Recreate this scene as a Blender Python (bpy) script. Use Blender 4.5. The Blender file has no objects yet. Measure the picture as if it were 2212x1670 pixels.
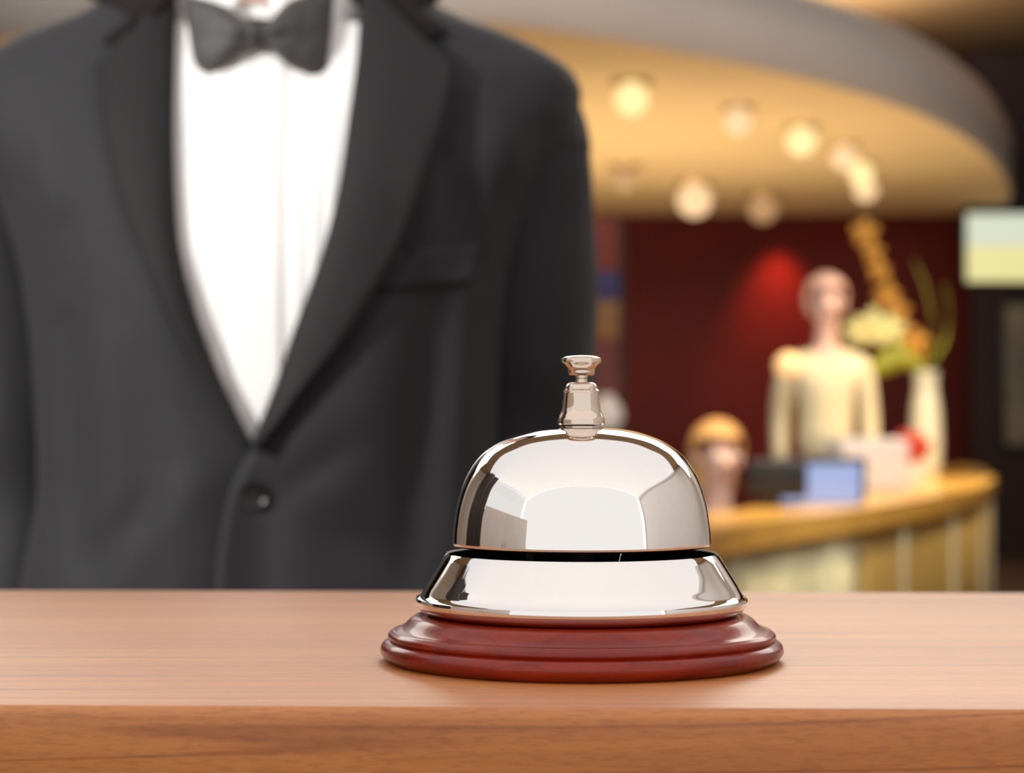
import bpy, bmesh, math, random
import numpy as np
from mathutils import Vector, Matrix, noise as mnoise

random.seed(7)
C = bpy.context.scene.collection
sc = bpy.context.scene
PI = math.pi

# ------------------------------------------------------------------ camera
F = 4513.0                       # focal length in pixels of the 2212 px wide frame
CX, HY = 1106.0, 900.0           # principal column and horizon row
CZ = 1.17                        # eye height
CT = CZ - 0.0697                 # height of the counter top
cam_d = bpy.data.cameras.new('camera')
cam = bpy.data.objects.new('camera', cam_d); C.objects.link(cam)
cam.location = (0, 0, CZ); cam.rotation_euler = (PI / 2, 0, 0)
cam_d.sensor_width = 36.0; cam_d.lens = F / 2212 * 36.0
cam_d.shift_y = (HY - 835) / 2212.0
cam_d.clip_start = 0.02; cam_d.clip_end = 100
cam_d.dof.use_dof = True; cam_d.dof.focus_distance = 0.556
cam_d.dof.aperture_fstop = cam_d.lens / 5.3
sc.camera = cam

# ------------------------------------------------------------------ colour management, world
vs = sc.view_settings
sc.display_settings.display_device = 'sRGB'
vs.view_transform = 'Standard'; vs.look = 'None'; vs.exposure = 0.0; vs.gamma = 1.0
vs.use_curve_mapping = False
w = bpy.data.worlds.new('world'); sc.world = w; w.use_nodes = True
w.node_tree.nodes['Background'].inputs[0].default_value = (1.0, 0.85, 0.7, 1)
w.node_tree.nodes['Background'].inputs[1].default_value = 0.04

# ------------------------------------------------------------------ lights
def area(name, loc, direction, sx, sy, radiance, color=(1, 1, 1), spread=180):
    d = bpy.data.lights.new(name, 'AREA'); d.shape = 'RECTANGLE'; d.size = sx; d.size_y = sy
    d.energy = radiance * sx * sy * PI; d.color = color; d.spread = math.radians(spread)
    o = bpy.data.objects.new(name, d); C.objects.link(o); o.location = loc
    o.rotation_euler = Vector(direction).to_track_quat('-Z', 'Y').to_euler()
    return o
def spot(name, loc, target, power, angle, blend=0.5, radius=0.1, color=(1, 1, 1)):
    d = bpy.data.lights.new(name, 'SPOT'); d.energy = power; d.spot_size = math.radians(angle)
    d.spot_blend = blend; d.shadow_soft_size = radius; d.color = color
    o = bpy.data.objects.new(name, d); C.objects.link(o); o.location = loc
    o.rotation_euler = (Vector(target) - Vector(loc)).to_track_quat('-Z', 'Y').to_euler()
    return o
area('rear_reflection_panel', (-0.07, -1.52, 1.875), (0, 1, 0), 6.5, 2.55, 0.90, (1.0, 0.99, 0.985))  # unseen white panel added for the bell's broad reflection
area('overhead_reflection_panel', (-0.05, 0.5, 3.152), (0, 0, -1), 6.5, 4.04, 0.76, (0.97, 1.0, 1.05))  # unseen panel added so the dome mirrors white overhead
area('side_reflection_panel', (-3.3, 0.0, 2.54), (1, 0, 0), 3.05, 1.2, 0.80, (1.0, 0.99, 0.985))  # added light that keeps the bell's reflection white above the cabinet
area('right_fill_panel', (3.17, 2.4, 1.72), (-1, 0, 0), 7.7, 2.6, 0.12, (1.0, 0.93, 0.88))  # added fill that lightens the right side mirrored in the bell
spot('clerk_fill_spot', (-2.2, -0.30, 1.95), (-0.30, 1.55, 1.20), 360, 25, 0.7, 0.12, (1.0, 0.97, 0.94))  # fill spot added to whiten the shirt, no fixture
area('counter_sheen_panel', (0.2, 4.1, 2.85), (0, -3.4, -1.75), 5.6, 1.1, 1.8, (1.0, 0.96, 0.88), 110)  # added for the pale sheen on the counter top, no fixture
area('fascia_fill', (-0.2, 4.9, 3.45), (0, 1, 0.18), 7.0, 0.3, 27.0, (0.90, 0.95, 1.0))  # unseen fill added to brighten the grey fascia
area('fascia_fill_side', (4.9, 8.2, 3.5), (-0.35, 1, 0), 3.2, 0.3, 16.0, (0.90, 0.95, 1.0))  # second added fill, for the right end of the fascia
area('upper_ceiling_fill', (0.8, 14.0, 3.45), (0, 0, 1), 4.0, 3.0, 8.0, (1.0, 0.90, 0.72))  # hidden fill added above the drop ceiling to lift the olive ceiling
# lobby behind: warm fills added without fixtures, and a red wall washer
area('lobby_ceiling_fill', (0.2, 12.9, 0.25), (0.0, -0.03, 1), 4.6, 4.0, 2.9, (1.0, 0.80, 0.52))  # hidden fill added to brighten the underside of the drop ceiling
spot('red_wall_washer', (2.27, 17.55, 2.86), (2.27, 17.78, 2.0), 120, 70, 1.0, 0.08, (1.0, 0.16, 0.08))
spot('desk_person_fill', (0.9, 6.4, 2.85), (1.35, 9.4, 1.45), 110, 38, 0.9, 0.15, (1.0, 0.90, 0.75))  # added to brighten the standing person
spot('desk_fill_left', (1.0, 6.6, 2.8), (1.0, 6.6, 0.9), 240, 80, 0.8, 0.1, (1.0, 0.80, 0.50))  # unseen fill added over the left part of the desk
spot('desk_fill_right', (2.0, 8.8, 2.8), (1.9, 8.8, 0.9), 330, 80, 0.8, 0.1, (1.0, 0.80, 0.50))  # unseen fill added over the right part of the desk
spot('desk_front_fill', (1.6, 3.9, 2.9), (1.35, 7.0, 0.8), 260, 60, 0.8, 0.2, (1.0, 0.95, 0.88))  # added fill for the desk's front panels

# ------------------------------------------------------------------ materials
def srgb(r, g, b):
    f = lambda c: (c / 255 / 12.92) if c / 255 <= 0.04045 else ((c / 255 + 0.055) / 1.055) ** 2.4
    return (f(r), f(g), f(b), 1)
def mat(name, col, rough=0.5, metal=0.0, noise=0.06, scale=30.0, stretch=(1, 1, 1), bump=0.0, bscale=None,
        sheen=0.0, coat=0.0, coat_rough=0.1, spec=0.5, emit=None, estr=0.0, trans=0.0, ior=1.45):
    m = bpy.data.materials.new(name); m.use_nodes = True
    nt = m.node_tree; N = nt.nodes; L = nt.links; b = N['Principled BSDF']
    b.inputs['Roughness'].default_value = rough; b.inputs['Metallic'].default_value = metal
    b.inputs['Specular IOR Level'].default_value = spec; b.inputs['IOR'].default_value = ior
    b.inputs['Sheen Weight'].default_value = sheen; b.inputs['Sheen Roughness'].default_value = 0.5
    b.inputs['Coat Weight'].default_value = coat; b.inputs['Coat Roughness'].default_value = coat_rough
    b.inputs['Transmission Weight'].default_value = trans
    tc = N.new('ShaderNodeTexCoord'); mp = N.new('ShaderNodeMapping'); mp.inputs['Scale'].default_value = stretch
    L.new(tc.outputs['Object'], mp.inputs['Vector'])
    nz = N.new('ShaderNodeTexNoise'); nz.inputs['Scale'].default_value = scale; nz.inputs['Detail'].default_value = 4
    L.new(mp.outputs['Vector'], nz.inputs['Vector'])
    rp = N.new('ShaderNodeValToRGB')
    c = np.array(col[:3])
    rp.color_ramp.elements[0].position = 0.3; rp.color_ramp.elements[1].position = 0.7
    rp.color_ramp.elements[0].color = (*(c * (1 - noise)), 1); rp.color_ramp.elements[1].color = (*np.minimum(c * (1 + noise), 1), 1)
    L.new(nz.outputs['Fac'], rp.inputs['Fac']); L.new(rp.outputs['Color'], b.inputs['Base Color'])
    if bump:
        bn = N.new('ShaderNodeTexNoise'); bn.inputs['Scale'].default_value = bscale or scale; bn.inputs['Detail'].default_value = 3
        L.new(mp.outputs['Vector'], bn.inputs['Vector'])
        bp = N.new('ShaderNodeBump'); bp.inputs['Strength'].default_value = bump; bp.inputs['Distance'].default_value = 0.002
        L.new(bn.outputs['Fac'], bp.inputs['Height']); L.new(bp.outputs['Normal'], b.inputs['Normal'])
    if emit:
        b.inputs['Emission Color'].default_value = (*emit[:3], 1); b.inputs['Emission Strength'].default_value = estr
    return m

def wood(name, dark, mid, light, grain_axis, ring=60.0, rough=0.35, coat=0.5, coat_rough=0.2, bump=0.05, lines=0.45, spec=0.5):
    """long grain along one axis, broad soft bands, fine pores and a few thin dark lines"""
    m = bpy.data.materials.new(name); m.use_nodes = True
    nt = m.node_tree; N = nt.nodes; L = nt.links; b = N['Principled BSDF']
    b.inputs['Roughness'].default_value = rough; b.inputs['Coat Weight'].default_value = coat
    b.inputs['Coat Roughness'].default_value = coat_rough; b.inputs['Specular IOR Level'].default_value = spec
    tc = N.new('ShaderNodeTexCoord')
    def nz(scale, st, detail=4, dist=0.0):
        mp = N.new('ShaderNodeMapping'); mp.inputs['Scale'].default_value = st
        L.new(tc.outputs['Object'], mp.inputs['Vector'])
        n = N.new('ShaderNodeTexNoise'); n.inputs['Scale'].default_value = scale; n.inputs['Detail'].default_value = detail
        n.inputs['Distortion'].default_value = dist
        L.new(mp.outputs['Vector'], n.inputs['Vector']); return n
    g = [1, 1, 1]; g[grain_axis] = 0.06; g = tuple(g)
    g2 = [1, 1, 1]; g2[grain_axis] = 0.02; g2 = tuple(g2)
    n1 = nz(ring, g, 3, 0.3); n2 = nz(ring * 9, g2, 2); n3 = nz(ring * 0.9, g2, 2, 0.1); g4 = [1, 1, 1]; g4[grain_axis] = 0.14; n4 = nz(ring * 50, tuple(g4), 2)
    r1 = N.new('ShaderNodeValToRGB'); e = r1.color_ramp.elements
    e[0].position = 0.28; e[0].color = dark; e[1].position = 0.72; e[1].color = light
    x = e.new(0.5); x.color = mid
    L.new(n1.outputs['Fac'], r1.inputs['Fac'])
    r2 = N.new('ShaderNodeValToRGB'); r2.color_ramp.elements[0].position = 0.35; r2.color_ramp.elements[1].position = 0.6
    r2.color_ramp.elements[0].color = (0.80, 0.76, 0.72, 1); r2.color_ramp.elements[1].color = (1, 1, 1, 1)
    L.new(n2.outputs['Fac'], r2.inputs['Fac'])
    r3 = N.new('ShaderNodeValToRGB'); q = r3.color_ramp.elements
    q[0].position = 0.42; q[0].color = (1, 1, 1, 1); q[1].position = 0.56; q[1].color = (1, 1, 1, 1)
    y = q.new(0.5); v = 1 - lines; y.color = (v, v * 0.85, v * 0.7, 1)
    mu = N.new('ShaderNodeMath'); mu.operation = 'MULTIPLY'; mu.inputs[1].default_value = 9.0
    fr_ = N.new('ShaderNodeMath'); fr_.operation = 'FRACT'
    L.new(n3.outputs['Fac'], mu.inputs[0]); L.new(mu.outputs[0], fr_.inputs[0]); L.new(fr_.outputs[0], r3.inputs['Fac'])
    m1 = N.new('ShaderNodeMix'); m1.data_type = 'RGBA'; m1.blend_type = 'MULTIPLY'; m1.inputs['Factor'].default_value = 0.6
    L.new(r1.outputs['Color'], m1.inputs[6]); L.new(r2.outputs['Color'], m1.inputs[7])
    m2 = N.new('ShaderNodeMix'); m2.data_type = 'RGBA'; m2.blend_type = 'MULTIPLY'; m2.inputs['Factor'].default_value = 0.8
    L.new(m1.outputs[2], m2.inputs[6]); L.new(r3.outputs['Color'], m2.inputs[7])
    r4 = N.new('ShaderNodeValToRGB'); r4.color_ramp.elements[0].position = 0.36; r4.color_ramp.elements[1].position = 0.52
    r4.color_ramp.elements[0].color = (0.78, 0.72, 0.62, 1); r4.color_ramp.elements[1].color = (1, 1, 1, 1)
    L.new(n4.outputs['Fac'], r4.inputs['Fac'])
    m3 = N.new('ShaderNodeMix'); m3.data_type = 'RGBA'; m3.blend_type = 'MULTIPLY'; m3.inputs['Factor'].default_value = 0.7
    L.new(m2.outputs[2], m3.inputs[6]); L.new(r4.outputs['Color'], m3.inputs[7])
    L.new(m3.outputs[2], b.inputs['Base Color'])
    if bump:
        bp = N.new('ShaderNodeBump'); bp.inputs['Strength'].default_value = bump; bp.inputs['Distance'].default_value = 0.0004
        L.new(n2.outputs['Fac'], bp.inputs['Height']); L.new(bp.outputs['Normal'], b.inputs['Normal'])
    return m

M = {}
M['counter'] = wood('maple_counter', srgb(190, 108, 40), srgb(208, 128, 56), srgb(220, 146, 74), 0, ring=26, rough=0.5, coat=1.0, coat_rough=0.5, bump=0.05, lines=0.42)
M['mahogany'] = wood('mahogany', srgb(104, 16, 3), srgb(138, 29, 5), srgb(162, 44, 9), 0, ring=60, rough=0.3, coat=0.3, coat_rough=0.08, bump=0.02, lines=0.25, spec=0.35)
M['chrome'] = mat('polished_nickel', (0.93, 0.905, 0.885, 1), 0.02, 1.0, 0.01)
M['chrome2'] = mat('rose_nickel', (0.76, 0.64, 0.54, 1), 0.05, 1.0, 0.01)
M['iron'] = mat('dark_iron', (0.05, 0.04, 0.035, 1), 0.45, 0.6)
M['suit'] = mat('black_suiting', (0.0205, 0.0209, 0.0238, 1), 0.7, 0, 0.12, 400, bump=0.1, bscale=1500, sheen=0.06, spec=0.3)
M['lapel'] = mat('black_lapel_cloth', (0.0125, 0.0125, 0.013, 1), 0.7, 0, 0.12, 400, bump=0.1, bscale=1500, sheen=0.04, spec=0.3)
M['collar'] = mat('black_collar_felt', (0.012, 0.008, 0.009, 1), 0.85, 0, 0.12, 400, sheen=0.03, spec=0.2)
M['shirt'] = mat('white_shirting', (0.86, 0.855, 0.845, 1), 0.8, 0, 0.02, 300, sheen=0.1)
M['satin'] = mat('charcoal_satin', (0.042, 0.040, 0.038, 1), 0.6, 0, 0.1, 200, bump=0.05, sheen=0.2)
M['button'] = mat('black_horn', (0.01, 0.009, 0.008, 1), 0.2)
M['skin'] = mat('skin', srgb(222, 178, 158), 0.5, 0, 0.04, 40, spec=0.4)
M['hair_dark'] = mat('dark_brown_hair', srgb(42, 28, 20), 0.55, 0, 0.3, 120, (1, 1, 0.2), bump=0.3)
M['hair_blond'] = mat('light_brown_hair', srgb(205, 155, 95), 0.55, 0, 0.2, 120, (1, 1, 0.2), bump=0.3)
M['eye'] = mat('eye_white', (0.8, 0.8, 0.8, 1), 0.2)
M['lip'] = mat('lips', srgb(180, 105, 95), 0.4)
M['shoe'] = mat('black_leather', (0.01, 0.01, 0.01, 1), 0.25)

# ------------------------------------------------------------------ helpers
def px2(px, py, y):
    """point at depth y seen at that place of the 2212x1670 frame"""
    return Vector(((px - CX) / F * y, y, CZ + (HY - py) / F * y))
def world_of(o):
    m = Matrix.Identity(4)
    while o is not None:
        m = o.matrix_local_own @ m if False else (Matrix.LocRotScale(o.location, o.rotation_euler, o.scale) @ m)
        m = o.matrix_parent_inverse @ m if o.parent else m
        o = o.parent
    return m
def link(o, parent=None, world=True):
    C.objects.link(o)
    if parent is not None:
        o.parent = parent
        if world:
            o.matrix_parent_inverse = world_of(parent).inverted()
    return o
def obj(name, bm, m, parent=None, smooth=40, world=True):
    me = bpy.data.meshes.new(name)
    bmesh.ops.recalc_face_normals(bm, faces=bm.faces)
    bm.to_mesh(me); bm.free()
    me.materials.append(m)
    if smooth is not None:
        me.shade_smooth()
        if smooth < 180: me.set_sharp_from_angle(angle=math.radians(smooth))
    o = bpy.data.objects.new(name, me)
    return link(o, parent, world)
def thing(name, label, cat, loc=(0, 0, 0), rotz=0, group=None):
    o = bpy.data.objects.new(name, None); o.empty_display_size = 0.1; C.objects.link(o)
    o.location = loc; o.rotation_euler = (0, 0, rotz)
    o['label'] = label; o['category'] = cat
    if group: o['group'] = group
    return o
def tag(o, label, cat, group=None):
    o['label'] = label; o['category'] = cat
    if group: o['group'] = group
    return o
def struct(name, bm, m, smooth=None):
    o = obj(name, bm, m, None, smooth); o['kind'] = 'structure'; return o
def pchip(tab):
    xs = np.array([t[0] for t in tab], float); ys = np.array([t[1] for t in tab], float)
    if xs[0] > xs[-1]: xs = xs[::-1]; ys = ys[::-1]
    h = np.diff(xs); d = np.diff(ys) / h; m = np.zeros(len(xs))
    m[0] = d[0]; m[-1] = d[-1]
    for i in range(1, len(xs) - 1):
        if d[i - 1] * d[i] > 0:
            w1 = 2 * h[i] + h[i - 1]; w2 = h[i] + 2 * h[i - 1]
            m[i] = (w1 + w2) / (w1 / d[i - 1] + w2 / d[i])
    def f(x):
        x = min(max(x, xs[0]), xs[-1]); i = min(int(np.searchsorted(xs, x, 'right')) - 1, len(xs) - 2); i = max(i, 0)
        t = (x - xs[i]) / h[i]
        return ((2*t**3 - 3*t**2 + 1) * ys[i] + (t**3 - 2*t**2 + t) * h[i] * m[i] + (-2*t**3 + 3*t**2) * ys[i+1] + (t**3 - t**2) * h[i] * m[i+1])
    return f
def curve_pts(pts, n):
    """n points evenly spread along a smooth curve through pts (any dimension)"""
    P = [np.array(p, float) for p in pts]
    if len(P) == 2:
        return [P[0] + (P[1] - P[0]) * i / (n - 1) for i in range(n)]
    ext = [2 * P[0] - P[1]] + P + [2 * P[-1] - P[-2]]; out = []
    for i in range(len(P) - 1):
        a, b, c, d = ext[i:i + 4]
        for k in range(16):
            t = k / 16
            out.append(0.5 * ((2*b) + (-a + c)*t + (2*a - 5*b + 4*c - d)*t*t + (-a + 3*b - 3*c + d)*t**3))
    out.append(P[-1])
    s = np.concatenate([[0], np.cumsum([np.linalg.norm(out[i+1] - out[i]) for i in range(len(out) - 1)])])
    res = []
    for v in np.linspace(0, s[-1], n):
        j = min(int(np.searchsorted(s, v, 'right')) - 1, len(out) - 2); t = (v - s[j]) / max(s[j+1] - s[j], 1e-9)
        res.append(out[j] * (1 - t) + out[j+1] * t)
    return res
def grid_bm(rows, closed=False, bm=None):
    bm = bm or bmesh.new()
    vs_ = [[bm.verts.new(p) for p in r] for r in rows]
    for a, b in zip(vs_[:-1], vs_[1:]):
        n = len(a)
        for j in range(n if closed else n - 1):
            try: bm.faces.new((a[j], a[(j+1) % n], b[(j+1) % n], b[j]))
            except ValueError: pass
    return bm, vs_
def lathe(profile, loc, segs=128, bm=None, cap=True):
    bm = bm or bmesh.new(); rings = []
    for r, z in profile:
        if r < 1e-6: rings.append([bm.verts.new((loc[0], loc[1], loc[2] + z))])
        else: rings.append([bm.verts.new((loc[0] + r*math.sin(2*PI*k/segs), loc[1] - r*math.cos(2*PI*k/segs), loc[2] + z)) for k in range(segs)])
    for a, b in zip(rings[:-1], rings[1:]):
        for k in range(segs):
            k2 = (k + 1) % segs
            if len(a) == 1 and len(b) == 1: continue
            if len(a) == 1: bm.faces.new((a[0], b[k2], b[k]))
            elif len(b) == 1: bm.faces.new((a[k], a[k2], b[0]))
            else: bm.faces.new((a[k], a[k2], b[k2], b[k]))
    if cap:
        for r in (rings[0], rings[-1]):
            if len(r) > 2: bm.faces.new(r)
    return bm
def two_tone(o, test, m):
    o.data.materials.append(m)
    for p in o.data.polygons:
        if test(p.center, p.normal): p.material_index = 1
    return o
def box(lo, hi, bevel=0.0, bm=None, seg=3, rz=0.0, pivot=None):
    bm = bm or bmesh.new(); t = bmesh.new()
    bmesh.ops.create_cube(t, size=1)
    for v in t.verts: v.co = Vector([(lo[i] + hi[i]) / 2 + v.co[i] * (hi[i] - lo[i]) for i in range(3)])
    if bevel: bmesh.ops.bevel(t, geom=t.edges[:], offset=bevel, segments=seg, profile=0.5, affect='EDGES')
    if rz:
        c = Vector(pivot or [(lo[i] + hi[i]) / 2 for i in range(3)])
        bmesh.ops.rotate(t, verts=t.verts, cent=c, matrix=Matrix.Rotation(rz, 3, 'Z'))
    me = bpy.data.meshes.new('t'); t.to_mesh(me); t.free(); bm.from_mesh(me); bpy.data.meshes.remove(me)
    return bm
def tube(pts, radii, segs=16, bm=None, cap=True, flat=1.0):
    bm = bm or bmesh.new(); rings = []
    P = [Vector(p) for p in pts]
    if isinstance(radii, (int, float)): radii = [radii] * len(P)
    up = Vector((0, 1, 0))
    for i, p in enumerate(P):
        t = (P[min(i+1, len(P)-1)] - P[max(i-1, 0)]).normalized()
        a = t.cross(up)
        if a.length < 1e-3: a = t.cross(Vector((1, 0, 0)))
        a.normalize(); b = t.cross(a).normalized()
        rings.append([bm.verts.new(p + radii[i] * (math.cos(2*PI*k/segs) * a + flat * math.sin(2*PI*k/segs) * b)) for k in range(segs)])
    for a, b in zip(rings[:-1], rings[1:]):
        for k in range(segs): bm.faces.new((a[k], a[(k+1) % segs], b[(k+1) % segs], b[k]))
    if cap: bm.faces.new(rings[0]); bm.faces.new(rings[-1])
    return bm
def ball(c, r, bm=None, scale=(1, 1, 1), sub=3, rot=None):
    bm = bm or bmesh.new()
    g = bmesh.ops.create_icosphere(bm, subdivisions=sub, radius=r)
    for v in g['verts']:
        p = Vector((v.co[0]*scale[0], v.co[1]*scale[1], v.co[2]*scale[2]))
        if rot: p.rotate(rot)
        v.co = p + Vector(c)
    return bm
def solid(o, t, offset=-1.0):
    m = o.modifiers.new('thickness', 'SOLIDIFY'); m.thickness = t; m.offset = offset; m.use_even_offset = False; return o
def prism(pts, y0, y1, bevel=0.0):
    """outline (x, z) extruded in y"""
    bm = bmesh.new(); f = bm.faces.new([bm.verts.new((x, y0, z)) for x, z in pts])
    r = bmesh.ops.extrude_face_region(bm, geom=[f])
    for v in [g for g in r['geom'] if isinstance(g, bmesh.types.BMVert)]: v.co.y = y1
    if bevel: bmesh.ops.bevel(bm, geom=bm.edges[:], offset=bevel, segments=2, affect='EDGES')
    return bm
def hprism(pts, z0, z1, bevel=0.0):
    """outline (x, y) extruded in z"""
    bm = bmesh.new(); f = bm.faces.new([bm.verts.new((x, y, z0)) for x, y in pts])
    r = bmesh.ops.extrude_face_region(bm, geom=[f])
    for v in [g for g in r['geom'] if isinstance(g, bmesh.types.BMVert)]: v.co.z = z1
    if bevel:
        e = [e for e in bm.edges if abs(e.verts[0].co.z - e.verts[1].co.z) < 1e-6]
        bmesh.ops.bevel(bm, geom=e, offset=bevel, segments=3, profile=0.5, affect='EDGES')
    return bm

# ------------------------------------------------------------------ the setting
M['floor'] = mat('lobby_floor', srgb(120, 100, 85), 0.35, noise=0.1, scale=3)
M['plaster'] = mat('white_plaster', srgb(232, 226, 220), 0.8, noise=0.02, scale=5)
M['tan_ceiling'] = mat('tan_ceiling', srgb(196, 168, 132), 0.8, noise=0.03, scale=3)
M['olive_ceiling'] = mat('olive_ceiling', srgb(128, 100, 66), 0.9, noise=0.08, scale=2)
M['fascia'] = mat('grey_pink_fascia', srgb(205, 190, 176), 0.8, noise=0.02, scale=2)
M['disc'] = mat('warm_drop_ceiling', srgb(232, 200, 150), 0.8, noise=0.04, scale=1.5)
M['maroon'] = mat('maroon_wall', srgb(98, 16, 9), 0.7, noise=0.25, scale=0.8)
M['dark_brown'] = mat('dark_brown_wall', srgb(46, 26, 20), 0.7, noise=0.2, scale=2)
M['frame'] = mat('white_frame', srgb(225, 222, 218), 0.5)
M['charcoal'] = mat('charcoal_panel', srgb(52, 40, 34), 0.5, noise=0.2, scale=2)
M['greige'] = mat('greige_cabinet', srgb(210, 200, 190), 0.6, noise=0.03, scale=6)

struct('floor', box((-7, -1.7, -0.1), (7.2, 18.1, 0)), M['floor'])
struct('ceiling', box((-7, -1.7, 4.2), (7.2, 18.1, 4.3)), M['olive_ceiling'])
struct('trim_1', box((-3.5, -1.7, 3.16), (3.3, 4.6, 3.24)), M['tan_ceiling'])      # lowered ceiling over the counter
bm = box((-3.5, -1.7, 0), (3.3, -1.6, 0.55)); box((-3.5, -1.7, 3.15), (3.3, -1.6, 3.16), bm=bm)
struct('wall_rear', bm, M['plaster'])
bm = bmesh.new()
for a in (((-3.4, -1.62, .55), (3.1, -1.53, .6)), ((-3.4, -1.62, 3.12), (3.1, -1.54, 3.155)), ((-3.4, -1.62, .6), (-3.3, -1.53, 3.12)), ((3.0, -1.62, .6), (3.1, -1.53, 3.12))):
    box(*a, bevel=0.008, bm=bm)
struct('added_window_1', bm, M['frame'])  # unseen window frame added around the rear reflection panel
struct('wall_right', box((3.2, -1.7, 0), (3.3, 8.0, 3.16)), M['plaster'])
bm = bmesh.new()
for a in (((3.14, -1.5, .38), (3.2, 6.3, .42)), ((3.14, -1.5, 3.02), (3.2, 6.3, 3.06)), ((3.14, -1.5, .42), (3.2, -1.45, 3.02)), ((3.14, 6.25, .42), (3.2, 6.3, 3.02))):
    box(*a, bevel=0.008, bm=bm)
struct('added_window_3', bm, M['frame'])  # window added to go with the right-hand fill
bm = box((-3.5, -1.7, 0), (-3.4, 6.0, 1.93)); box((-3.5, 1.6, 1.93), (-3.4, 6.0, 3.16), bm=bm)
struct('wall_left', bm, M['plaster'])
bm = bmesh.new()
for a in (((-3.42, -1.5, 1.90), (-3.28, 1.6, 1.94)), ((-3.42, -1.5, 3.14), (-3.31, 1.6, 3.155)), ((-3.42, 1.55, 1.94), (-3.31, 1.6, 3.14)), ((-3.42, -1.5, 1.94), (-3.31, -1.47, 3.14))):
    box(*a, bevel=0.008, bm=bm)
struct('added_window_2', bm, M['frame'])  # added high window that carries the side reflection panel
struct('wall_far', box((-7, 17.85, 0), (7.2, 18.0, 4.2)), M['maroon'])
struct('wall_side_far', box((7.1, 8.0, 0), (7.2, 18.0, 4.2)), M['dark_brown'])
struct('wall_side_far_left', box((-7.1, 6.0, 0), (-7.0, 18.0, 4.2)), M['dark_brown'])

# curved drop ceiling (outline in plan), real thickness
HD = 1.72                                        # underside above eye height
near_px = [(2172, 440), (2178, 410), (2160, 372), (2110, 318), (2000, 255), (1850, 202), (1650, 152), (1450, 112), (1270, 80), (1000, 44), (700, 26), (400, 34), (200, 54), (0, 82), (-400, 170), (-800, 300), (-1000, 430)]
pl = [(p.x, p.y) for p in [px2(a, b, HD * F / (HY - b)) for a, b in near_px]]
pl = [tuple(v) for v in curve_pts(pl, 90)]
far = [(-5.5, 17.84), (4.0, 17.84)]
o = struct('trim_2', hprism(pl + far, CZ + HD, CZ + HD + 0.02), M['disc'])
fas = bmesh.new()
grid_bm([[Vector((x, y, z)) for x, y in pl] for z in (CZ + HD + 0.001, CZ + HD + 0.40)], bm=fas)
o = struct('trim_3', fas, M['fascia'], smooth=60); solid(o, 0.05, 0)
struct('trim_4', hprism(pl + far, CZ + HD + 0.40, CZ + HD + 0.44), M['fascia'])
struct('trim_5', box((3.74, 17.0, 0), (7.1, 17.2, 4.15)), M['dark_brown'])         # dark return wall on the right

# ------------------------------------------------------------------ near counter
ctr = thing('reception_counter', 'long maple counter with a thick front edge that the silver bell stands on', 'counter', (0, 0.66, 0), 0)
yaw = math.radians(-1.9)
def rotz(bm):
    bmesh.ops.rotate(bm, verts=bm.verts, cent=(0, 0.66, CT), matrix=Matrix.Rotation(yaw, 3, 'Z')); return bm
prof = []
yf, yb, th = 0.4995, 0.836, 0.048
for k in range(13):
    t = 1 - k/12; prof.append((yf + .0004 + .011*t*t, CT - .0028 - (th - .004)*t))
for k in range(1, 7):
    a = PI/2 * k/6; prof.append((yf + 0.0032 - 0.0028*math.cos(a), CT - 0.0028 + 0.0028*math.sin(a)))
for k in range(7):
    a = PI/2 * k/6; prof.append((yb - 0.004 + 0.004*math.sin(a), CT - 0.004 + 0.004*math.cos(a)))
prof += [(yb, CT - th), (yf + 0.0135, CT - th)]
bm = bmesh.new(); 
L_ = [bm.verts.new((-1.7, a, b)) for a, b in prof]; R_ = [bm.verts.new((1.7, a, b)) for a, b in prof]
for k in range(len(prof)):
    bm.faces.new((L_[k], L_[(k+1) % len(prof)], R_[(k+1) % len(prof)], R_[k]))
bm.faces.new(L_); bm.faces.new(R_)
obj('counter_top', rotz(bm), M['counter'], ctr, smooth=30)
obj('front_panel', rotz(box((-1.65, yf + 0.03, 0.06), (1.65, yf + 0.05, CT - th))), M['mahogany'], ctr, smooth=None)
obj('back_panel', rotz(box((-1.65, yb - 0.04, 0.06), (1.65, yb - 0.02, CT - th))), M['mahogany'], ctr, smooth=None)
for s in (-1.65, 1.63):
    obj('side_panel', rotz(box((s, yf + 0.05, 0.06), (s + 0.02, yb - 0.04, CT - th))), M['mahogany'], ctr, smooth=None)
obj('plinth', rotz(box((-1.63, yf + 0.07, 0.0), (1.63, yb - 0.06, 0.06))), M['iron'], ctr, smooth=None)

# ------------------------------------------------------------------ the service bell
BX, BY = (1256 - CX) / F * 0.6, 0.6
PM = 7522.0
def pr(pts):   # (half width px, row px) at the bell's axis -> (r, z above the counter)
    return [(dx / PM, CZ - (py - HY) / PM - CT) for dx, py in pts]
bell = thing('service_bell', 'polished silver call bell with a push knob on a round mahogany base', 'bell', (BX, BY, CT))
B = (BX, BY, CT)
def zsh(p, dz): return [(r, z + dz) for r, z in p]
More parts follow.
